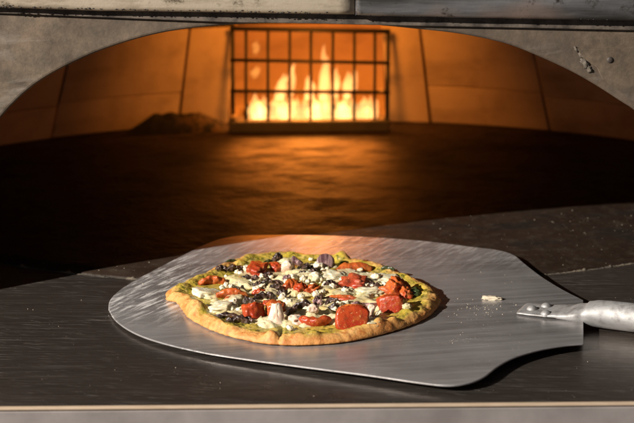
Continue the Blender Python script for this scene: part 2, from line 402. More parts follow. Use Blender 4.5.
# inner chamber: slabs of fire brick leaning inwards
CW = Vector((0.0, 1.75)); RW = .672
def wr(z): return RW-.25*z-.5*z*z
def lean(a, z): return a*(1-.38*z)
def slab(name, a0, a1, z0, z1, parent, mat=BRICK, th=.05, gap=.0026, off=0.0):
    V = []; F = []; NA_ = max(2, int((a1-a0)/2)); NZ = 8
    ga = math.degrees(gap/RW/2); a0 += ga; a1 -= ga
    for s in (0, 1):
        for i in range(NA_+1):
            a = R(a0+(a1-a0)*i/NA_)
            for k in range(NZ+1):
                z = z0+(z1-z0)*k/NZ; r = wr(z)+off+s*th
                al = lean(a, z); V.append((CW.x+math.sin(al)*r, CW.y+math.cos(al)*r, z))
    q = (NA_+1)*(NZ+1); idx = lambda s, i, k: s*q+i*(NZ+1)+k
    for i in range(NA_):
        for k in range(NZ):
            F.append((idx(0, i, k), idx(0, i+1, k), idx(0, i+1, k+1), idx(0, i, k+1))); F.append((idx(1, i, k), idx(1, i, k+1), idx(1, i+1, k+1), idx(1, i+1, k)))
        for k in (0, NZ): F.append((idx(0, i, k), idx(1, i, k), idx(1, i+1, k), idx(0, i+1, k)))
    for k in range(NZ):
        for i in (0, NA_): F.append((idx(0, i, k), idx(0, i, k+1), idx(1, i, k+1), idx(1, i, k)))
    return bevel(mk(name, V, F, mat, parent, smooth=False), .0015, 2, 60)
seams = [-93, -76, -61, -46.3, -31.5, -16.2]; rs = [13.4, 27.6, 42.5, 57.5, 73, 93]
rnd = random.Random(2)
for A in (seams, rs):
    for a0, a1 in zip(A[:-1], A[1:]):
        zj = rnd.choice([.046, .050, .055]); of = rnd.uniform(-.002, .002)
        slab('brick_slab', a0, a1, .0016, zj, oven, off=of+rnd.uniform(-.0015, .0015)); slab('brick_slab', a0, a1, zj+.0005, .141, oven, off=of); slab('sooty_brick_slab', a0, a1, .142, .30, oven, SOOT, off=of)
for a0, a1 in ((-16.2, -10.25), (8.35, 13.4)):
    slab('brick_slab', a0, a1, .0016, .141, oven); slab('sooty_brick_slab', a0, a1, .142, .30, oven, SOOT)
slab('lintel', -10.25, 8.35, .143, .30, oven, SOOT)
# joint filling behind the slabs, and the vault
def shell(name, z0, z1, off, mat, a0=-96, a1=96, skip=None):
    V = []; F = []; NA_ = 96; NZ = 6
    for i in range(NA_+1):
        a = R(a0+(a1-a0)*i/NA_)
        for k in range(NZ+1):
            z = z0+(z1-z0)*k/NZ; r = wr(z)+off; V.append((CW.x+math.sin(a)*r, CW.y+math.cos(a)*r, z))
    for i in range(NA_):
        am = a0+(a1-a0)*(i+.5)/NA_
        if skip and skip[0] < am < skip[1]: continue
        for k in range(NZ): F.append((i*(NZ+1)+k, (i+1)*(NZ+1)+k, (i+1)*(NZ+1)+k+1, i*(NZ+1)+k+1))
    return mk(name, V, F, mat, oven)
shell('joint_filling', -.01, .30, .012, JOINT, skip=(-9.2, 7.6))
V = []; F = []; K = 8; NA_ = 48; r0 = wr(.30)+.06
for k in range(K):
    t = R(90*k/K); 
    for i in range(NA_): a = 2*math.pi*i/NA_; V.append((CW.x+math.cos(a)*r0*math.cos(t), max(YA+TH, CW.y+math.sin(a)*r0*math.cos(t)), .30+.10*math.sin(t)))
V.append((CW.x, CW.y, .40))
for k in range(K-1):
    for i in range(NA_): F.append((k*NA_+i, k*NA_+(i+1) % NA_, (k+1)*NA_+(i+1) % NA_, (k+1)*NA_+i))
for i in range(NA_): F.append(((K-1)*NA_+i, (K-1)*NA_+(i+1) % NA_, len(V)-1))
mk('vault', V, F, SOOT, oven)
# outer casing keeps the room's light out of the chamber
V, F = box(-.78, .78, YA+TH, 2.75, .425, .44); mk('top_casing', V, F, IRON, oven, smooth=False)
for sx_ in (-1, 1):
    V, F = box(sx_*.765-.012, sx_*.765+.012, YA+TH, 2.75, -.02, .424); mk('side_casing', V, F, IRON, oven, smooth=False)
V, F = box(-.78, .78, 2.752, 2.77, -.02, .44); mk('rear_casing', V, F, IRON, oven, smooth=False)
# fire box recess (open to the front)
x0, x1, y0, y1, z0, z1 = -.128, .106, 2.425, 2.60, .0, .160
T = .02
for nm, bx_ in (('fire_box_back', (x0-T, x1+T, y1, y1+T, z0, z1+T)), ('fire_box_side', (x0-T, x0, y0, y1-.001, z0, z1)), ('fire_box_side', (x1, x1+T, y0, y1-.001, z0, z1)), ('fire_box_roof', (x0-T, x1+T, y0+.03, y1-.001, z1+.001, z1+T)), ('fire_box_floor', (x0, x1, y0-.002, y1-.001, .0022, .008))):
    V, F = box(*bx_); mk(nm, V, F, BRICK, oven, smooth=False)
V, F = box(-.10, .08, 2.42, 2.47, .0081, .016); bevel(mk('burner', V, F, SOOTY, oven, smooth=False), .004)

# grate: a thing bolted to the oven's fire box
YG = 2.356
grate = empty('fire_grate', ony(309, 125, YG)-Vector((0, YA, 0))); grate.parent = oven; grate.location = ony(309, 130, YG)-wloc(oven)
def rod(name, a, b, r, mat, parent, seg=10, square=False):
    a = Vector(a); b = Vector(b); q = (b-a).to_track_quat('Z', 'Y').to_matrix(); V = []; F = []
    for p in (a, b):
        for i in range(seg):
            t = 2*math.pi*i/seg; V.append(p+q @ Vector((math.cos(t)*r, math.sin(t)*r, 0)))
    for i in range(seg): F.append((i, (i+1) % seg, seg+(i+1) % seg, seg+i))
    F += [tuple(range(seg)), tuple(range(seg, 2*seg))]
    return mk(name, V, F, mat, parent)
for k, (xt, xb) in enumerate([(232.5, 233), (246, 246), (268, 268), (289.8, 289.5), (311, 310.5), (333, 332.5), (354.5, 354), (375, 374.5), (388.5, 387)]):
    rod('vertical_bar', ony(xt, 29.5, YG), ony(xb, 124, YG), 0.0028 if k in (0, 8) else .0021, SOOTY, grate)
for (ya, yb, r) in ((28.5, 31.5, .0032), (60, 63, .0024), (91, 92.5, .0024)):
    rod('cross_bar', ony(230, ya, YG-.004), ony(390, yb, YG-.004), r, SOOTY, grate)
a = ony(229, 122, YG-.012); b2 = ony(390, 134, YG-.012)
V, F = box(a.x, b2.x, YG-.012, YG+.006, .0018, a.z); bevel(mk('sill', V, F, GREY, grate, smooth=False), .002)
for px, py in ((234, 117), (382.5, 119.5), (382, 90.5)): dome('nut', ony(px, py, YG-.006), Vector((0, -1, 0)), .0036, .003, BRICK, grate)

# heap of ash and char at the foot of the wall
V = []; F = []; NX = 60; NY = 24
p0 = ony(124, 127, 2.375); p1 = ony(231, 127, 2.375)
for i in range(NX+1):
    for k in range(NY+1):
        u = i/NX; v = k/NY
        x = p0.x+(p1.x-p0.x)*u; y = 2.335+.055*v+.02*u
        env = min(1, u/.28)**1.2*min(1, (1-u)/.30)**.8*math.sin(math.pi*v)**.6
        z = .0015-.002+0.024*env*(1+.12*nz((u*4, v*3, 0)))+.003*env*fbm((x, y, 0), 90, 3)
        V.append((x, y, z))
for i in range(NX):
    for k in range(NY): F.append((i*(NY+1)+k, (i+1)*(NY+1)+k, (i+1)*(NY+1)+k+1, i*(NY+1)+k+1))
tag(mk('ash_heap', V, F, ASH), 'low black heap of ash and char against the back wall left of the grate', 'ash')

# fire
fire = tag(empty('fire', Vector((-.01, 2.378, .004))), 'yellow orange flames burning behind the barred grate', 'fire')
YL = 2.378
def flame(px, yb, yt, wd, seed, mat, lean=0.0, dy=0.0, blobby=False):
    V = []; F = []; K = 18; S = 12
    A = ony(px, yb, YL+dy); B = ony(px+lean, yt, YL+dy); hw = wd*.00138/2*1.0
    for k in range(K+1):
        t = k/K; c = A.lerp(B, t)
        r = hw*((math.sin(math.pi*min(1, t*.97+.015))**.7) if blobby else (.55+.9*t-1.0*t*t)*(1-t**3)**.8*1.35)
        r = max(r, .0002); c = c+Vector((.35*hw*2*nz((t*3.2, seed, 0), 1)*t, .004*nz((t*3, 0, seed)), 0))
        for i in range(S):
            a = 2*math.pi*i/S; rr = r*(1+.35*nz((math.cos(a)*1.2, math.sin(a)*1.2, t*4+seed*3.3)))
            V.append(c+Vector((math.cos(a)*rr, math.sin(a)*min(rr, .008)*.8, 0)))
    for k in range(K):
        for i in range(S): F.append((k*S+i, k*S+(i+1) % S, (k+1)*S+(i+1) % S, (k+1)*S+i))
    F += [tuple(range(S)), tuple(range(K*S, K*S+S))]
    return mk('flame', V, F, mat, fire)
fl = [(252, 122, 100, 9, -2), (260, 122, 99, 14, 0), (285, 122, 99, 16, 0), (315, 122, 98, 16, 0), (343, 122, 99, 16, 0), (374, 122, 97, 9, 2), (257, 122, 92, 12, -2), (264, 122, 94, 11, -1), (273, 122, 92, 11, 2), (281, 122, 90, 10, 0), (289, 122, 91, 12, 3), (297, 122, 95, 10, 0), (305, 122, 93, 10, 1), (313, 122, 88, 12, 0), (321, 122, 90, 11, 2), (329, 122, 90, 12, -1), (337, 122, 93, 9, 1), (345, 122, 88, 11, 1), (353, 122, 94, 11, 0), (362, 122, 95, 13, 2), (369, 122, 94, 10, 2)]
for i, (x, a_, b_, w_, le) in enumerate(fl): flame(x, a_, b_, w_, i+1, FLAME, le, (i % 3-1)*.008)
for i, (x, a_, b_, w_, le) in enumerate([(280, 100, 72, 13, 4), (291, 95, 62, 8, 2), (287, 82, 60, 6, 9), (309, 100, 73, 12, 1), (323, 100, 52, 12, 3), (323, 64, 42, 5, 1), (334, 98, 66, 11, 3), (347, 98, 70, 11, 1), (354, 90, 66, 8, 1)]):
    flame(x, a_, b_, w_, 30+i, FLAME, le, .004*(i % 2))
for i, (x, a_, b_, w_, le) in enumerate([(255, 56, 40, 8, 2), (254, 79, 66, 10, 3)]): flame(x, a_, b_, w_, 50+i, FLAME2, le, 0, True)

# ------------------------------------------------------------ the peel
BA, BB = .0060, .0115                          # blade top: z = BA + BB*x
def bz(x): return BA+BB*x
BT = .0017
OUT = [(108.5, 309), (109.5, 301), (116, 293), (130, 283), (155, 269.5), (185, 254), (208, 243), (226, 237.5), (248, 235.2), (300, 234.8), (360, 236.5), (420, 240.5), (470, 246.5), (498, 250), (514, 255), (524, 263), (541, 276), (562, 289), (583.5, 300)]
OUT2 = [(583.5, 343.5), (566, 345), (541, 349.3), (515, 357), (498, 366), (484, 376.5), (468, 382.8), (447, 385), (418, 382), (370, 375), (300, 366), (240, 358), (200, 351.5), (160, 342), (134, 332.5), (116, 320.5)]
P = [onplane(px, py, BA, BB) for px, py in OUT+OUT2]
a_ = catmull(P[:len(OUT)], 7, False); b_ = catmull(P[len(OUT):]+[P[0]], 7, False)
ring = a_+b_[:-1]; n = len(ring)
PC = Vector((sum(p.x for p in ring)/n, sum(p.y for p in ring)/n, 0))
peel = tag(empty('pizza_peel', Vector((PC.x, PC.y, 0))), 'wide aluminium pizza peel with riveted handle lying across the shelf and oven mouth', 'pizza peel')
V = [Vector((p.x, p.y, bz(p.x))) for p in ring]+[Vector((p.x, p.y, bz(p.x)-BT)) for p in ring]
F = [tuple(range(n)), tuple(range(2*n-1, n-1, -1))]+[(i, n+i, n+(i+1) % n, (i+1) % n) for i in range(n)]
blade = mk('blade', V, F, ALU, peel, smooth=False, loc=Vector((PC.x, PC.y, bz(PC.x)))); bevel(blade, .0007, 3, 40)
# handle: a tube pressed flat where it is riveted to the blade
h0 = onplane(521.5, 310, BA, BB); h1 = onplane(586, 317.2, BA, BB); ax = (Vector((h1.x, h1.y, 0))-Vector((h0.x, h0.y, 0))); ax.normalize()
sd = Vector((-ax.y, ax.x, 0)); RT = .0136
Lf = (h1-h0).length; secs = [(0, .0150, .0011), (.002, .0162, .0015), (.012, .0170, .0016), (.026, .0172, .0018), (.034, .0172, .0026), (.044, .0168, .0042), (.054, .0160, .0070), (.0600, .0142, .0082), (.0625, .0141, .0106), (.072, .0134, .0122), (.084, .0128, .0126), (.12, .0127, .0127), (.25, .0130, .0130), (.50, .0130, .0130)]
V = []; F = []; S = 36
xs_ = []
for (s, wy, hz) in secs: xs_.append(s)
def sec(s):
    for i in range(len(secs)-1):
        if secs[i][0] <= s <= secs[i+1][0]:
            t = (s-secs[i][0])/(secs[i+1][0]-secs[i][0]); t2 = t*t*(3-2*t) if secs[i][0] > .03 else t
            return [secs[i][k]+(secs[i+1][k]-secs[i][k])*t2 for k in (1, 2)]
samples = [0, .0006, .0015, .003]+[.006+.002*i for i in range(60)]+[.13, .16, .2, .3, .4, .5]
for s in samples:
    wy, hz = sec(s); c = h0+ax*s; zb = bz(h0.x+ax.x*s)
    zc = zb+hz+.0002 if hz < .003 else max(hz+.0002, zb+hz*.999-(hz-.0026)*.80)
    c.z = zc
    ee = .55+.45*min(1, hz/.0136)
    for i in range(S):
        t = 2*math.pi*i/S; cy, cz = math.cos(t), math.sin(t)
        cy = math.copysign(abs(cy)**ee, cy)
        cz = math.copysign(abs(cz)**ee, cz)
        dent = 1+.022*nz((s*40, cy*2, cz*2), 1, 5)*min(1, s*20)
        V.append(c+sd*(cy*wy*dent)+Vector((0, 0, cz*hz*dent)))
m_ = len(samples)
for k in range(m_-1):
    for i in range(S): F.append((k*S+i, k*S+(i+1) % S, (k+1)*S+(i+1) % S, (k+1)*S+i))
F += [tuple(range(S)), tuple(range((m_-1)*S, m_*S))]
hd = mk('handle', V, F, HAND, peel)
for px, py in ((532, 309.5), (546.3, 306.8), (546, 314.2)):
    p = onplane(px, py, BA+.003, BB); dome('rivet', Vector((p.x, p.y, bz(p.x)+.0028)), Vector((0, 0, 1)), .0049, .0040, HAND, peel, 24)

# ------------------------------------------------------------ pizza
fr = [(164.5, 297), (171, 300), (178, 306), (187, 318), (199, 326), (214, 333), (236, 340), (262, 345), (277, 346.5), (300, 347), (330, 345.5), (356, 342), (384, 335.5), (408, 328), (426, 320), (437, 310), (441.5, 301)]
bk = [(440.5, 293), (434, 285), (420, 277.5), (404, 271), (388, 264), (370, 259.5), (350, 256), (330, 252.5), (310, 252), (292, 248.5), (276, 249), (255, 252), (236, 256.5), (217, 263.5), (200, 272), (182, 280.5), (170, 286), (163, 291.5), (168, 294)]
PP = [onplane(px, py, BA, BB) for px, py in fr]+[onplane(px, py, BA+.0085, BB) for px, py in bk]
pr = catmull(PP, 8)
pc = Vector((sum(p.x for p in pr)/len(pr), sum(p.y for p in pr)/len(pr), 0)); pc.z = bz(pc.x)
pizza = tag(empty('pizza', pc.copy()), 'thin pizza with roasted tomatoes, crumbled cheese and green pesto on the metal peel', 'pizza')
NT = 420; RAD = []
angs = sorted((math.atan2(p.y-pc.y, p.x-pc.x), (Vector((p.x-pc.x, p.y-pc.y))).length) for p in pr)
def edge_r(a):
    a = (a+math.pi) % (2*math.pi)-math.pi
    lo = angs[-1]; lo = (lo[0]-2*math.pi, lo[1])
    for q in angs+[(angs[0][0]+2*math.pi, angs[0][1])]:
        if q[0] >= a:
            t = (a-lo[0])/max(1e-9, q[0]-lo[0]); return lo[1]+(q[1]-lo[1])*t
        lo = q
    return lo[1]
ER = [edge_r(-math.pi+2*math.pi*i/NT) for i in range(NT)]
def er(a):
    f = ((a+math.pi)/(2*math.pi)*NT) % NT; i = int(f); t = f-i; return ER[i]*(1-t)+ER[(i+1) % NT]*t
def smooth(a, b, x): t = max(0, min(1, (x-a)/(b-a))); return t*t*(3-2*t)
bub = []                                       # bubbles in the crust: px, py, radius, height
for (px, py, r_, h_) in [(194, 306, .016, .0095), (270, 333, .0075, .005), (313, 333, .0085, .0045), (405, 309, .007, .005), (342, 256, .010, .007), (292, 252, .010, .005), (425, 291, .008, .004), (415, 285, .006, .003), (240, 260, .008, .004), (217, 322, .008, .003), (300, 334, .006, .003), (379, 322, .007, .0035), (395, 318, .006, .0025), (428, 300, .008, .003), (181, 285, .010, .003)]:
    p = onplane(px, py, BA+.010, BB); bub.append((p.x, p.y, r_, h_))
CUT = [math.atan2(onplane(278, 344, BA+.004, BB).y-pc.y, onplane(278, 344, BA+.004, BB).x-pc.x)]
def crust_top(x, y):
    dx, dy = x-pc.x, y-pc.y; r = math.hypot(dx, dy); a = math.atan2(dy, dx); Re = er(a); s = r/Re; d = Re-r
    ca, sa = math.cos(a), math.sin(a)
    rimh = .0028+.0018*nz((ca*2.4, sa*2.4, 0), 1, 2)+.0016*nz((ca*9, sa*9, 0), 1, 4)
    rimw = .0095+.003*nz((ca*3, sa*3, 5), 1)
    z = .0046+.0006*fbm((x, y, 0), 60, 3)
    z += rimh*math.exp(-((d-rimw)/.0070)**2)
    z += .0011*fbm((x, y, 1), 110, 3)*smooth(.04, .012, d)+.0006*fbm((x, y, 1), 420, 3)
    for bx_, by_, r_, h_ in bub:
        q = ((x-bx_)**2+(y-by_)**2)/(r_*r_)
        if q < 1: z += .75*h_*(1-q)**1.4
    for c_ in CUT:
        da = (a-c_)*r
        if abs(da) < .004: z -= .005*math.exp(-(da/.0011)**2)*smooth(.045, .02, d)
    e_ = max(0.0, min(1, d/.0075)); z = z*math.sqrt(max(0, 1-(1-e_)**2.2))
    return z, s, d
def pzz(x, y): return bz(x)+crust_top(x, y)[0]
V = []; F = []; at = []; sv = [i/46 for i in range(1, 37)]+[.785+.215*(1-(1-k/34)**1.5) for k in range(1, 35)]
V.append((pc.x, pc.y, pzz(pc.x, pc.y))); at.append(0)
for s in sv:
    for i in range(NT):
        a = -math.pi+2*math.pi*i/NT
        r = ER[i]*s; wob = 0
        if s > .85: wob = .0010*nz((math.cos(a)*26, math.sin(a)*26, 0))*(s-.85)/.15
        for c_ in CUT:
            da = (a-c_)*r
            if abs(da) < .004 and s > .9: wob -= .0022*math.exp(-(da/.0012)**2)*(s-.9)/.1
        x = pc.x+math.cos(a)*(r+wob); y = pc.y+math.sin(a)*(r+wob)
        z, s_, d = crust_top(pc.x+math.cos(a)*r, pc.y+math.sin(a)*r)
        V.append((x, y, bz(x)+z+.0016)); at.append(d)
for i in range(NT): F.append((0, 1+i, 1+(i+1) % NT))
ns = len(sv)
for k in range(ns-1):
    for i in range(NT): F.append((1+k*NT+i, 1+(k+1)*NT+i, 1+(k+1)*NT+(i+1) % NT, 1+k*NT+(i+1) % NT))
# underside edge
base = 1+(ns-1)*NT; b0 = len(V)
for i in range(NT):
    a = -math.pi+2*math.pi*i/NT; r = ER[i]-.0035; x = pc.x+math.cos(a)*r; y = pc.y+math.sin(a)*r; V.append((x, y, bz(x)+.0003)); at.append(-.003)
for i in range(NT): F.append((base+i, b0+i, b0+(i+1) % NT, base+(i+1) % NT))
F.append(tuple(range(b0, b0+NT)))
m = M('baked_crust')
rim = m.attr('rim'); n1 = m.noise(30, 5, .6); n2 = m.noise(120, 5, .65); n3 = m.noise(60, 4, .6); n4 = m.noise(420, 3, .6); n5 = m.noise(170, 4, .65)
n0 = m.noise(16, 2, .5); dn = m.math('ADD', m.math('ADD', rim, m.math('MULTIPLY', m.math('SUBTRACT', n0, .56), .030)), m.math('MULTIPLY', m.math('SUBTRACT', n3, .5), .030))
dn2 = m.math('ADD', rim, m.math('MULTIPLY', m.math('SUBTRACT', n1, .5), .020))
dough = m.mix(m.ramp(m.math('MULTIPLY', dn, 20), [(.03, 0), (.10, .6)]), m.mix(m.ramp(n1, [(.32, 0), (.62, 1)]), (.66, .40, .14), (.55, .25, .06)), (.62, .42, .10))
toast = m.mix(m.ramp(n2, [(.43, 0), (.62, 1)]), dough, (.36, .11, .018))
# darker baked underside lip
lip = m.ramp(m.math('MULTIPLY', dn2, 100), [(.0, 1), (.75, 0)])
toast = m.mix(m.math('MULTIPLY', lip, .55), toast, (.48, .19, .045))
pest = m.mix(m.ramp(n3, [(.38, 0), (.64, 1)]), (.60, .42, .07), (.27, .215, .016))
pest = m.mix(m.ramp(n5, [(.50, 0), (.60, .9)]), pest, (.05, .055, .006))
pest = m.mix(m.ramp(n2, [(.50, 0), (.66, .8)]), pest, (.64, .45, .15))
pm = m.ramp(m.math('MULTIPLY', dn, 20), [(.085, 0), (.19, 1)])
col = m.mix(pm, toast, pest)
m.set(Base_Color=col, Roughness=m.mix(pm, (.62, .62, .62), (.30, .30, .30)), Subsurface_Weight=.18, Subsurface_Scale=.003, Subsurface_Radius=(1, .5, .2))
b1 = m.bump(n2, .6, .0014); m.bump(n4, .6, .0008, b1); CRUST = m.m
cr = mk('crust', V, F, CRUST, pizza)
a_ = cr.data.attributes.new('rim', 'FLOAT', 'POINT'); a_.data.foreach_set('value', at)

# melted cheese: thin uneven layer that breaks the surface in patches
m = M('melted_cheese')
n1 = m.noise(45, 5, .6); n2 = m.noise(150, 4, .6); n3 = m.noise(300, 3)
col = m.mix(m.ramp(n1, [(.35, 0), (.65, 1)]), (.68, .58, .37), (.52, .42, .20)); col = m.mix(m.ramp(n2, [(.60, 0), (.72, .8)]), col, (.16, .17, .04)); col = m.mix(m.ramp(n1, [(.6, 0), (.75, .5)]), col, (.62, .36, .10))
m.set(Base_Color=col, Roughness=.33, Subsurface_Weight=.5, Subsurface_Scale=.004, Subsurface_Radius=(1, .8, .5)); m.bump(n2, .5, .0012); CHEESE = m.m
V = []; F = []; st_ = [i/90 for i in range(1, 82)]
for s in st_:
    for i in range(NT):
        a = -math.pi+2*math.pi*i/NT; r = ER[i]*s; x = pc.x+math.cos(a)*r; y = pc.y+math.sin(a)*r
        f = fbm((x, y, 0), 55, 4, 3); z0_ = crust_top(x, y)[0]
        th = .0014+.0070*f-.010*smooth(.72, .88, s)+.0010*fbm((x, y, 2), 260, 3)
        th = min(th, .0036+.3*(th-.0036)); V.append((x, y, bz(x)+z0_+.0016+max(th, -.0022)))
for k in range(len(st_)-1):
    for i in range(NT): F.append((k*NT+i, (k+1)*NT+i, (k+1)*NT+(i+1) % NT, k*NT+(i+1) % NT))
F.append(tuple(range(NT)))
mk('melted_cheese', V, F, CHEESE, pizza)

# toppings
def tomato_mat(name, a, b, c, gloss=.22):
    m = M(name); n1 = m.noise(110, 5, .65); n2 = m.noise(230, 5, .7); n3 = m.noise(55, 3); n5 = m.noise(520, 2)
    col = m.mix(m.ramp(n3, [(.38, 0), (.62, 1)]), a, b); col = m.mix(m.ramp(n1, [(.52, 0), (.70, .8)]), col, c)
    col = m.mix(m.ramp(n2, [(.54, 0), (.68, .8)]), col, (.16, .018, .006)); n6 = m.noise(95, 4, .6, m.co((1, 1, 1), (0, 0, 0), (3, 1, 2))); col = m.mix(m.ramp(n6, [(.54, 0), (.66, .75)]), col, (.20, .028, .010)); col = m.mix(m.ramp(n5, [(.66, 0), (.72, .6)]), col, (.75, .45, .2))
    m.set(Specular_IOR_Level=.32, Base_Color=col, Roughness=m.mix(n1, (gloss-.06,)*3, (gloss+.18,)*3), Subsurface_Weight=.15, Subsurface_Scale=.002, Subsurface_Radius=(1, .25, .1), Coat_Weight=.12, Coat_Roughness=.15)
    b1 = m.bump(n2, .5, .0010); m.bump(n1, .35, .0018, b1); return m.m
TR = tomato_mat('tomato_red', (.42, .060, .014), (.29, .026, .009), (.52, .16, .03))
TO = tomato_mat('tomato_orange', (.48, .115, .020), (.36, .045, .012), (.58, .23, .05), .28)
TP = tomato_mat('tomato_flesh', (.46, .09, .035), (.36, .035, .014), (.68, .30, .15), .25)
m = M('mushroom_dark'); n1 = m.noise(90, 5, .65); n2 = m.noise(260, 4, .65)
m.set(Base_Color=m.mix(m.ramp(n2, [(.56, 0), (.75, .8)]), m.mix(m.ramp(n1, [(.4, 0), (.68, 1)]), (.026, .016, .014), (.11, .060, .042)), (.24, .12, .08)), Roughness=.30); b1 = m.bump(n1, .6, .002); m.bump(n2, .5, .001, b1); DARK = m.m
m = M('mushroom_slice'); n1 = m.noise(1, 4, .6, m.co((260, 60, 60))); n2 = m.noise(200, 4)
m.set(Base_Color=m.mix(m.ramp(n1, [(.42, 0), (.58, 1)]), (.10, .045, .050), (.36, .22, .20)), Roughness=.35, Subsurface_Weight=.2, Subsurface_Scale=.002); m.bump(n1, .6, .001); MUSH = m.m
m = M('garlic_pale'); n1 = m.noise(80, 4, .6); n2 = m.noise(240, 4)
m.set(Base_Color=m.mix(m.ramp(n1, [(.45, 0), (.7, 1)]), (.70, .56, .42), (.52, .34, .24)), Roughness=.35, Subsurface_Weight=.35, Subsurface_Scale=.003); m.bump(n2, .5, .001); PALE = m.m
m = M('soft_white_cheese'); n1 = m.noise(70, 5, .6); n2 = m.noise(220, 4)
m.set(Base_Color=m.mix(m.ramp(n1, [(.45, 0), (.72, 1)]), (.66, .60, .42), (.38, .32, .17)), Roughness=.38, Subsurface_Weight=.35, Subsurface_Scale=.003); m.bump(n2, .6, .0014); WHITE = m.m
m = M('crumbled_cheese'); n1 = m.noise(140, 5, .65); n2 = m.noise(480, 4)
m.set(Base_Color=m.mix(m.ramp(n1, [(.5, 0), (.75, 1)]), (.74, .66, .48), (.66, .48, .24)), Roughness=.6, Subsurface_Weight=.3, Subsurface_Scale=.002); b1 = m.bump(n1, .7, .0015); m.bump(n2, .5, .0008, b1); CRUMB = m.m
m = M('basil_dark'); n1 = m.noise(120, 5, .65)
m.set(Base_Color=m.mix(n1, (.012, .022, .008), (.045, .06, .015)), Roughness=.3); m.bump(n1, .6, .0015); BASIL = m.m

def put(px, py, hz, lift=.7):
    p = onplane(px, py, BA+.008+hz*.5, BB); z = pzz(p.x, p.y)+.0012+hz*lift; p.z = z; return p
def topping(name, px, py, w_, d_, h_, mat, seed, rz=0, tx=0, ty=0, e=.8, na=.3, nf=1.7, fine=.12, fs=4, lift=.55, cuts=None, sub=4):
    w_, d_, h_ = w_/2000, d_/2000, h_/2000
    return blob(name, put(px, py, h_, lift), (w_, d_, h_), mat, pizza, seed, sub, e, na, nf, (R(tx), R(ty), R(rz)), fine, fs, cuts)
def curl(name, px, py, ln, wd, th, mat, seed, rz=0, bend=60, tilt=30, lift=.0, rough=.3):
    """a curved wedge: crescent body with lens section, tilted"""
    ln, wd, th = ln/1000, wd/1000, th/1000; V = []; F = []; K = 26; S = 14; rb = ln/max(.2, R(bend))
    c = put(px, py, wd*.5, .5); c.z += lift/1000
    rot = Euler((R(tilt), 0, R(rz))).to_matrix()
    for k in range(K+1):
        t = k/K; a = R(bend)*(t-.5); env = max(.03, math.sin(math.pi*(t*.94+.03))**.55)
        for i in range(S):
            b = 2*math.pi*i/S; u = math.copysign(abs(math.cos(b))**.8, math.cos(b))*wd/2*env; v = math.copysign(abs(math.sin(b))**.9, math.sin(b))*th/2*(env**.5)
            k_ = 1+rough*fbm((t*5, math.cos(b)*1.2, math.sin(b)*1.2), 1, 3, seed)
            rr = rb+v*k_
            V.append(c+rot @ Vector((math.sin(a)*rr, math.cos(a)*rr-rb+.12*u*nz((t*3, 1, seed)), u*k_+.15*wd*nz((t*2.5, seed, 0)))))
    for k in range(K):
        for i in range(S): F.append((k*S+i, k*S+(i+1) % S, (k+1)*S+(i+1) % S, (k+1)*S+i))
    F += [tuple(range(S)), tuple(range(K*S, K*S+S))]
    o = mk(name, V, F, mat, pizza); sm = o.modifiers.new('sub', 'SUBSURF'); sm.levels = 1; sm.render_levels = 1; return o
X, Y, Z = Vector((1, 0, 0)), Vector((0, 1, 0)), Vector((0, 0, 1))
# big pieces (photo pixel, width, depth, height in mm)
t = 'tomato_chunk'
topping(t, 352, 317.5, 30, 18, 25, TR, 1, 4, -14, 3, 0.58, .13, 1.4, .05, 4, .46, [(Vector((0, -1, .15)).normalized(), .78)])
topping(t, 391.5, 302.5, 25, 20, 19, TR, 2, -12, -8, -8, .70, .18, 1.5, .10, 4, .5, [(Vector((0, -1, .1)).normalized(), .8)])
topping(t, 398, 287.5, 22, 20, 18, TO, 3, 25, 20, 25, .7, .5, 2.2, .22, 3, .55)
topping(t, 405, 292, 12, 14, 12, TO, 33, 40, 0, 25, .8, .5, 2.2, .25, 3, .5)
topping(t, 256.5, 269.5, 19, 22, 14, TR, 4, -10, 5, 4, .7, .35, 2.0, .16, 3, .55)
topping(t, 276, 267, 12, 14, 12, TR, 5, 20, 0, 0, .8, .3, 1.8, .1, 4, .6)
topping(t, 254, 310, 20, 18, 17, TR, 6, 25, -15, 15, .65, .35, 1.6, .1, 4, .5, [(Vector((.5, -.8, .2)).normalized(), .75)])
topping(t, 275, 308, 17, 15, 17, TO, 7, 0, 0, 0, .75, .25, 1.6, .12, 4, .55)
topping(t, 300, 288, 12, 13, 12, TR, 8, 15, 0, 0, .75, .3, 1.8, .15, 4, .55)
topping(t, 355, 281, 26, 22, 12, TP, 9, -6, 8, 4, .75, .4, 2.0, .2, 3, .55)
topping(t, 311, 287.5, 17, 15, 10, TO, 10, 0, 0, -8, .8, .5, 2.2, .25, 3, .5)
t = 'tomato_wedge'
curl(t, 354, 266, 36, 11, 9, TO, 11, 6, 50, 28, 1.5, .35)
curl(t, 315, 320.5, 30, 11, 8, TR, 12, 176, 80, -25, 1.0, .35)
curl(t, 212, 278.5, 28, 13, 7, TO, 13, 12, 60, 40, .5, .6)
curl(t, 232, 292.5, 30, 11, 7, TO, 14, 0, 35, 35, 1.5, .5)
curl(t, 291, 283.5, 22, 12, 8, TO, 15, 30, 90, 30, .5, .5)
curl(t, 342, 295.5, 34, 9, 5, TO, 16, -8, 35, 50, .5, .4)
curl(t, 345, 299, 30, 7, 5, TP, 17, -6, 30, 40, .5, .4)
curl(t, 228, 297, 10, 7, 5, TO, 18, 60, 35, 40, .0, .4)
curl(t, 259, 290, 14, 8, 5, TR, 19, 10, 50, 40, .0, .4)
topping('tomato_chunk', 268, 301, 9, 8, 6, TR, 20, 10, 0, 0, .8, .4, 2, .2, 3, .4)
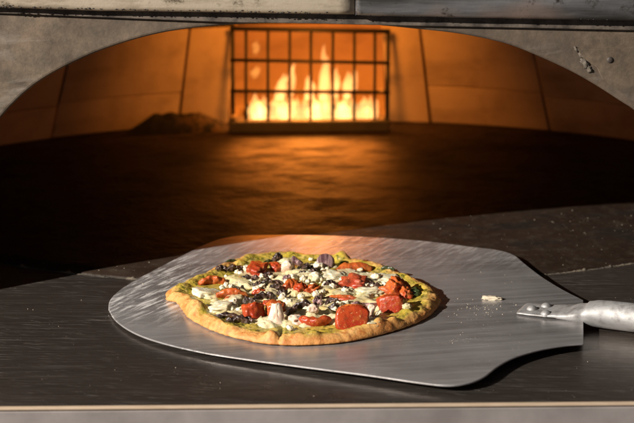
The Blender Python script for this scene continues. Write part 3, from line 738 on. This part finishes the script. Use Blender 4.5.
# soft cheese slabs and pale pieces
t = 'soft_cheese'
topping(t, 207, 291, 26, 24, 8, WHITE, 21, 10, 0, 10, .85, .4, 1.8, .12, 3, .5)
topping(t, 223, 305.5, 26, 24, 9, WHITE, 22, -10, -8, -6, .8, .35, 1.6, .15, 3, .55)
topping(t, 244, 281, 16, 20, 5, WHITE, 23, 0, 0, 0, .8, .5, 2.0, .25, 3, .4)
topping(t, 387, 276.5, 26, 22, 6, WHITE, 24, -18, 0, 0, .8, .4, 2.0, .2, 3, .5)
topping(t, 335, 274.5, 24, 26, 7, WHITE, 25, 10, 0, 0, .8, .5, 2.2, .3, 3, .5)
topping(t, 371, 290, 26, 20, 7, WHITE, 26, 0, 0, 0, .8, .5, 2.4, .3, 3, .5)
topping(t, 371, 322, 18, 18, 5, WHITE, 27, 10, 0, 0, .8, .4, 2.0, .25, 3, .4)
topping(t, 296, 318, 14, 16, 9, PALE, 28, 0, 0, 0, .85, .35, 2.0, .2, 3, .5)
topping(t, 318, 277, 12, 14, 8, WHITE, 29, 0, 0, 0, .85, .45, 2.0, .25, 3, .5)
# pale drape over the tomato near the front
V = []; F = []; c = put(276.5, 317, .004, .0); K = 22; S = 20
for k in range(K+1):
    t_ = k/K
    for i in range(S+1):
        u = i/S*2-1; wd = .0024+.0068*t_**1.3
        V.append((c.x+u*wd, c.y+.004-.013*t_-.003*(1-u*u)+.0015*nz((u*2, t_*3, 0)), c.z+.0158*(1-t_)**1.25+.0009*nz((u*3, t_*3, 2))+.0012*(1-u*u)-.0008))
for k in range(K):
    for i in range(S): F.append((k*(S+1)+i, k*(S+1)+i+1, (k+1)*(S+1)+i+1, (k+1)*(S+1)+i))
o = mk('cheese_drape', V, F, PALE, pizza); s_ = o.modifiers.new('solid', 'SOLIDIFY'); s_.thickness = .0022
topping('garlic_piece', 286.5, 266.5, 11, 9, 17, PALE, 41, 0, 25, 20, .8, .25, 1.6, .08, 4, .6)
topping('garlic_piece', 313, 313, 10, 8, 7, PALE, 42, 0, 0, 0, .8, .35, 1.8, .1, 4, 2.2)
topping('garlic_piece', 370.5, 311, 7, 6, 14, PALE, 43, 0, 0, 10, .75, .25, 1.8, .1, 4, .7)
topping('garlic_piece', 407, 309, 8, 8, 6, CHEESE, 44, 0, 0, 0, .85, .3, 1.8, .1, 4, .5)
# mushrooms, cooked dark
topping('mushroom_slice', 325.5, 261.5, 17, 5, 17, MUSH, 45, 8, -28, 10, .9, .12, 1.5, .05, 5, .65)
t = 'mushroom_strip'
for i, (px, py, ln, wd, rz, bd) in enumerate([(264, 295.5, 20, 9, 8, 60), (306, 303.5, 20, 7, -6, 60), (291, 310, 10, 10, 60, 70), (362, 303.5, 27, 8, -4, 40), (228, 313.5, 25, 6, -10, 50), (238, 318.5, 18, 6, -6, 60), (271, 281, 20, 9, 0, 80), (251, 276.5, 17, 6, -8, 40), (234, 266, 14, 9, 14, 70), (277, 256.5, 10, 7, 40, 60), (298, 261, 10, 10, -50, 70), (307, 266.5, 13, 10, 20, 90), (331, 300, 12, 9, 30, 90), (329.5, 283, 10, 7, 0, 60), (250, 300, 12, 6, -20, 60), (282, 291, 9, 6, 30, 50), (375, 284, 10, 5, -20, 50), (382, 302, 7, 9, 60, 40), (246, 318, 14, 5, -20, 50), (320, 297, 9, 6, 10, 60), (221, 268, 10, 5, 20, 60), (303, 272, 8, 5, 10, 60), (346, 288, 10, 4, 0, 50), (362, 273, 9, 4, 10, 50), (287, 277, 8, 5, 20, 50), (277, 286, 12, 8, -20, 70), (258, 283, 9, 6, 15, 60), (312, 270, 9, 7, 40, 80), (240, 288, 8, 5, 0, 60), (268, 274, 8, 6, 10, 60), (333, 306, 9, 6, 20, 70), (318, 301, 8, 6, -20, 60)]):
    curl(t, px, py, ln*1.2, wd*1.5, 5.0, DARK if i % 7 != 3 else MUSH, 60+i, rz, bd, 35+(i*37 % 30), 1.0, 1.0)
topping('basil_leaf', 415, 291.5, 11, 9, 9, BASIL, 90, 0, 10, 20, .8, .4, 2, .2, 3, .5)
curl('basil_leaf', 388, 269, 14, 5, 2.5, BASIL, 91, -20, 40, 30, .0, .6)
curl('basil_leaf', 231, 261.5, 12, 5, 2.5, BASIL, 92, 20, 40, 30, .0, .6)
curl('basil_leaf', 268, 259, 11, 4, 2.5, BASIL, 93, 25, 40, 30, .0, .6)
# crumbled cheese: listed clusters, then a scatter
rnd = random.Random(11)
spots = [(246, 268, 7), (241, 273, 6), (237, 271, 4), (251, 281, 5), (256, 289, 7), (262, 286, 6), (283, 297, 8), (288, 301, 8), (277, 303, 6), (316, 264, 5), (315, 275, 8), (319, 266, 8), (345, 264, 4), (376, 277, 8), (360, 269, 5), (340, 305, 9), (346, 304, 6), (335, 308, 6), (308, 290, 5), (316, 294, 7), (293, 277, 7), (286, 283, 6), (222, 287, 5), (233, 301, 7), (228, 306, 6), (250, 305, 4), (268, 297, 6), (307, 309, 6), (301, 296, 6), (290, 327, 5), (326, 284, 7), (333, 286, 6), (366, 284, 6), (262, 276, 5), (308, 281, 5), (345, 291, 6), (323, 292, 5), (239, 310, 5), (303, 278, 6), (354, 272, 4), (380, 290, 7), (385, 284, 5), (378, 313, 5), (300, 268, 5), (311, 259, 4), (271, 276, 5)]
for k in range(30):
    a = rnd.uniform(0, 2*math.pi); s = math.sqrt(rnd.random())*.78; spots.append(None); r = er(a)*s
    q = Vector((pc.x+math.cos(a)*r, pc.y+math.sin(a)*r, 0)); spots[-1] = (q, rnd.uniform(2.2, 5.0))
for i, sp_ in enumerate(spots):
    if len(sp_) == 3: p = put(sp_[0], sp_[1], sp_[2]*.0004, .7); w_ = sp_[2]*.92
    else: p = sp_[0].copy(); w_ = sp_[1]; p.z = pzz(p.x, p.y)+.003
    p.z += .0012
    s = w_/2000*1.05
    blob('cheese_crumble', p, (s*rnd.uniform(.85, 1.25), s*rnd.uniform(.8, 1.2), s*rnd.uniform(.65, .95)), CRUMB, pizza, 200+i, 3, .8, .55, 2.0, (rnd.uniform(-.5, .5), rnd.uniform(-.5, .5), rnd.uniform(0, 6)), .30, 4)

# ------------------------------------------------------------ small things lying about
p = onplane(492, 298.5, BA+.001, BB)
c = Vector((p.x, p.y, bz(p.x)+.0014)); m = M('dry_dough'); n1 = m.noise(160, 4); m.set(Base_Color=m.mix(n1, (.42, .34, .24), (.66, .57, .42)), Roughness=.6); m.bump(n1, .5, .001); DOUGH = m.m
tag(blob('dough_scrap', c, (.0082, .0030, .0017), DOUGH, None, 5, 4, .6, .3, 2, (0, 0, R(-10)), .2), 'flat pale scrap of dry dough on the peel right of the pizza', 'dough scrap')
def crumbs(name, pts, mat, label, seed, smin, smax):
    rnd = random.Random(seed); V = []; F = []
    for p in pts:
        s = rnd.uniform(smin, smax)*rnd.random()**.7+smin*.3; bm = bmesh.new(); bmesh.ops.create_icosphere(bm, subdivisions=1, radius=1); o0 = len(V)
        sx_ = rnd.uniform(.7, 1.8)
        for v in bm.verts: V.append(p+Vector((v.co.x*s*sx_, v.co.y*s, v.co.z*s*.7+s*.45))*1.0)
        F += [tuple(o0+v.index for v in f.verts) for f in bm.faces]; bm.free()
    return tag(mk(name, V, F, mat, smooth=False), label, kind='stuff')
rnd = random.Random(8); pts = []
for k in range(220):
    px = rnd.choice([rnd.uniform(560, 634), rnd.uniform(430, 634), rnd.uniform(90, 240), rnd.uniform(0, 130)])
    py = rnd.gauss(226, 9) if px > 430 else rnd.uniform(252, 272)
    if rnd.random() < .3 and px > 430: py = rnd.uniform(210, 270)
    p = onplane(px, py, HZ)
    if (Vector((p.x, p.y))-HC).length < HR-.004: pts.append(p)
m = M('burnt_crumb'); n1 = m.noise(160, 4); m.set(Base_Color=m.mix(n1, (.10, .08, .055), (.30, .25, .18)), Roughness=.7)
crumbs('hearth_crumbs', pts, m.m, 'pale crumbs scattered over the dark stone hearth', 3, .0002, .0007)
pts = []
for k in range(150):
    px, py = (rnd.gauss(480, 18), rnd.gauss(309, 5)) if k < 60 else ((rnd.uniform(440, 520), rnd.uniform(270, 350)) if k < 95 else (rnd.uniform(120, 200), rnd.uniform(262, 300)))
    p = onplane(px, py, BA, BB); p.z = bz(p.x)
    if k >= 95 and (py < 300-(px-108)*.62+4): continue
    pts.append(p)
crumbs('flour_specks', pts, DOUGH, 'white flour specks on the peel beside the pizza', 5, .00015, .0005)
pts = []
for k in range(80):
    px, py = rnd.uniform(0, 634), rnd.uniform(285, 398)
    p = onplane(px, py, 0)
    pts.append(Vector((p.x, p.y, 0.0)))
crumbs('shelf_dust', pts, DOUGH, 'fine pale dust specks on the steel shelf', 6, .00015, .00045)
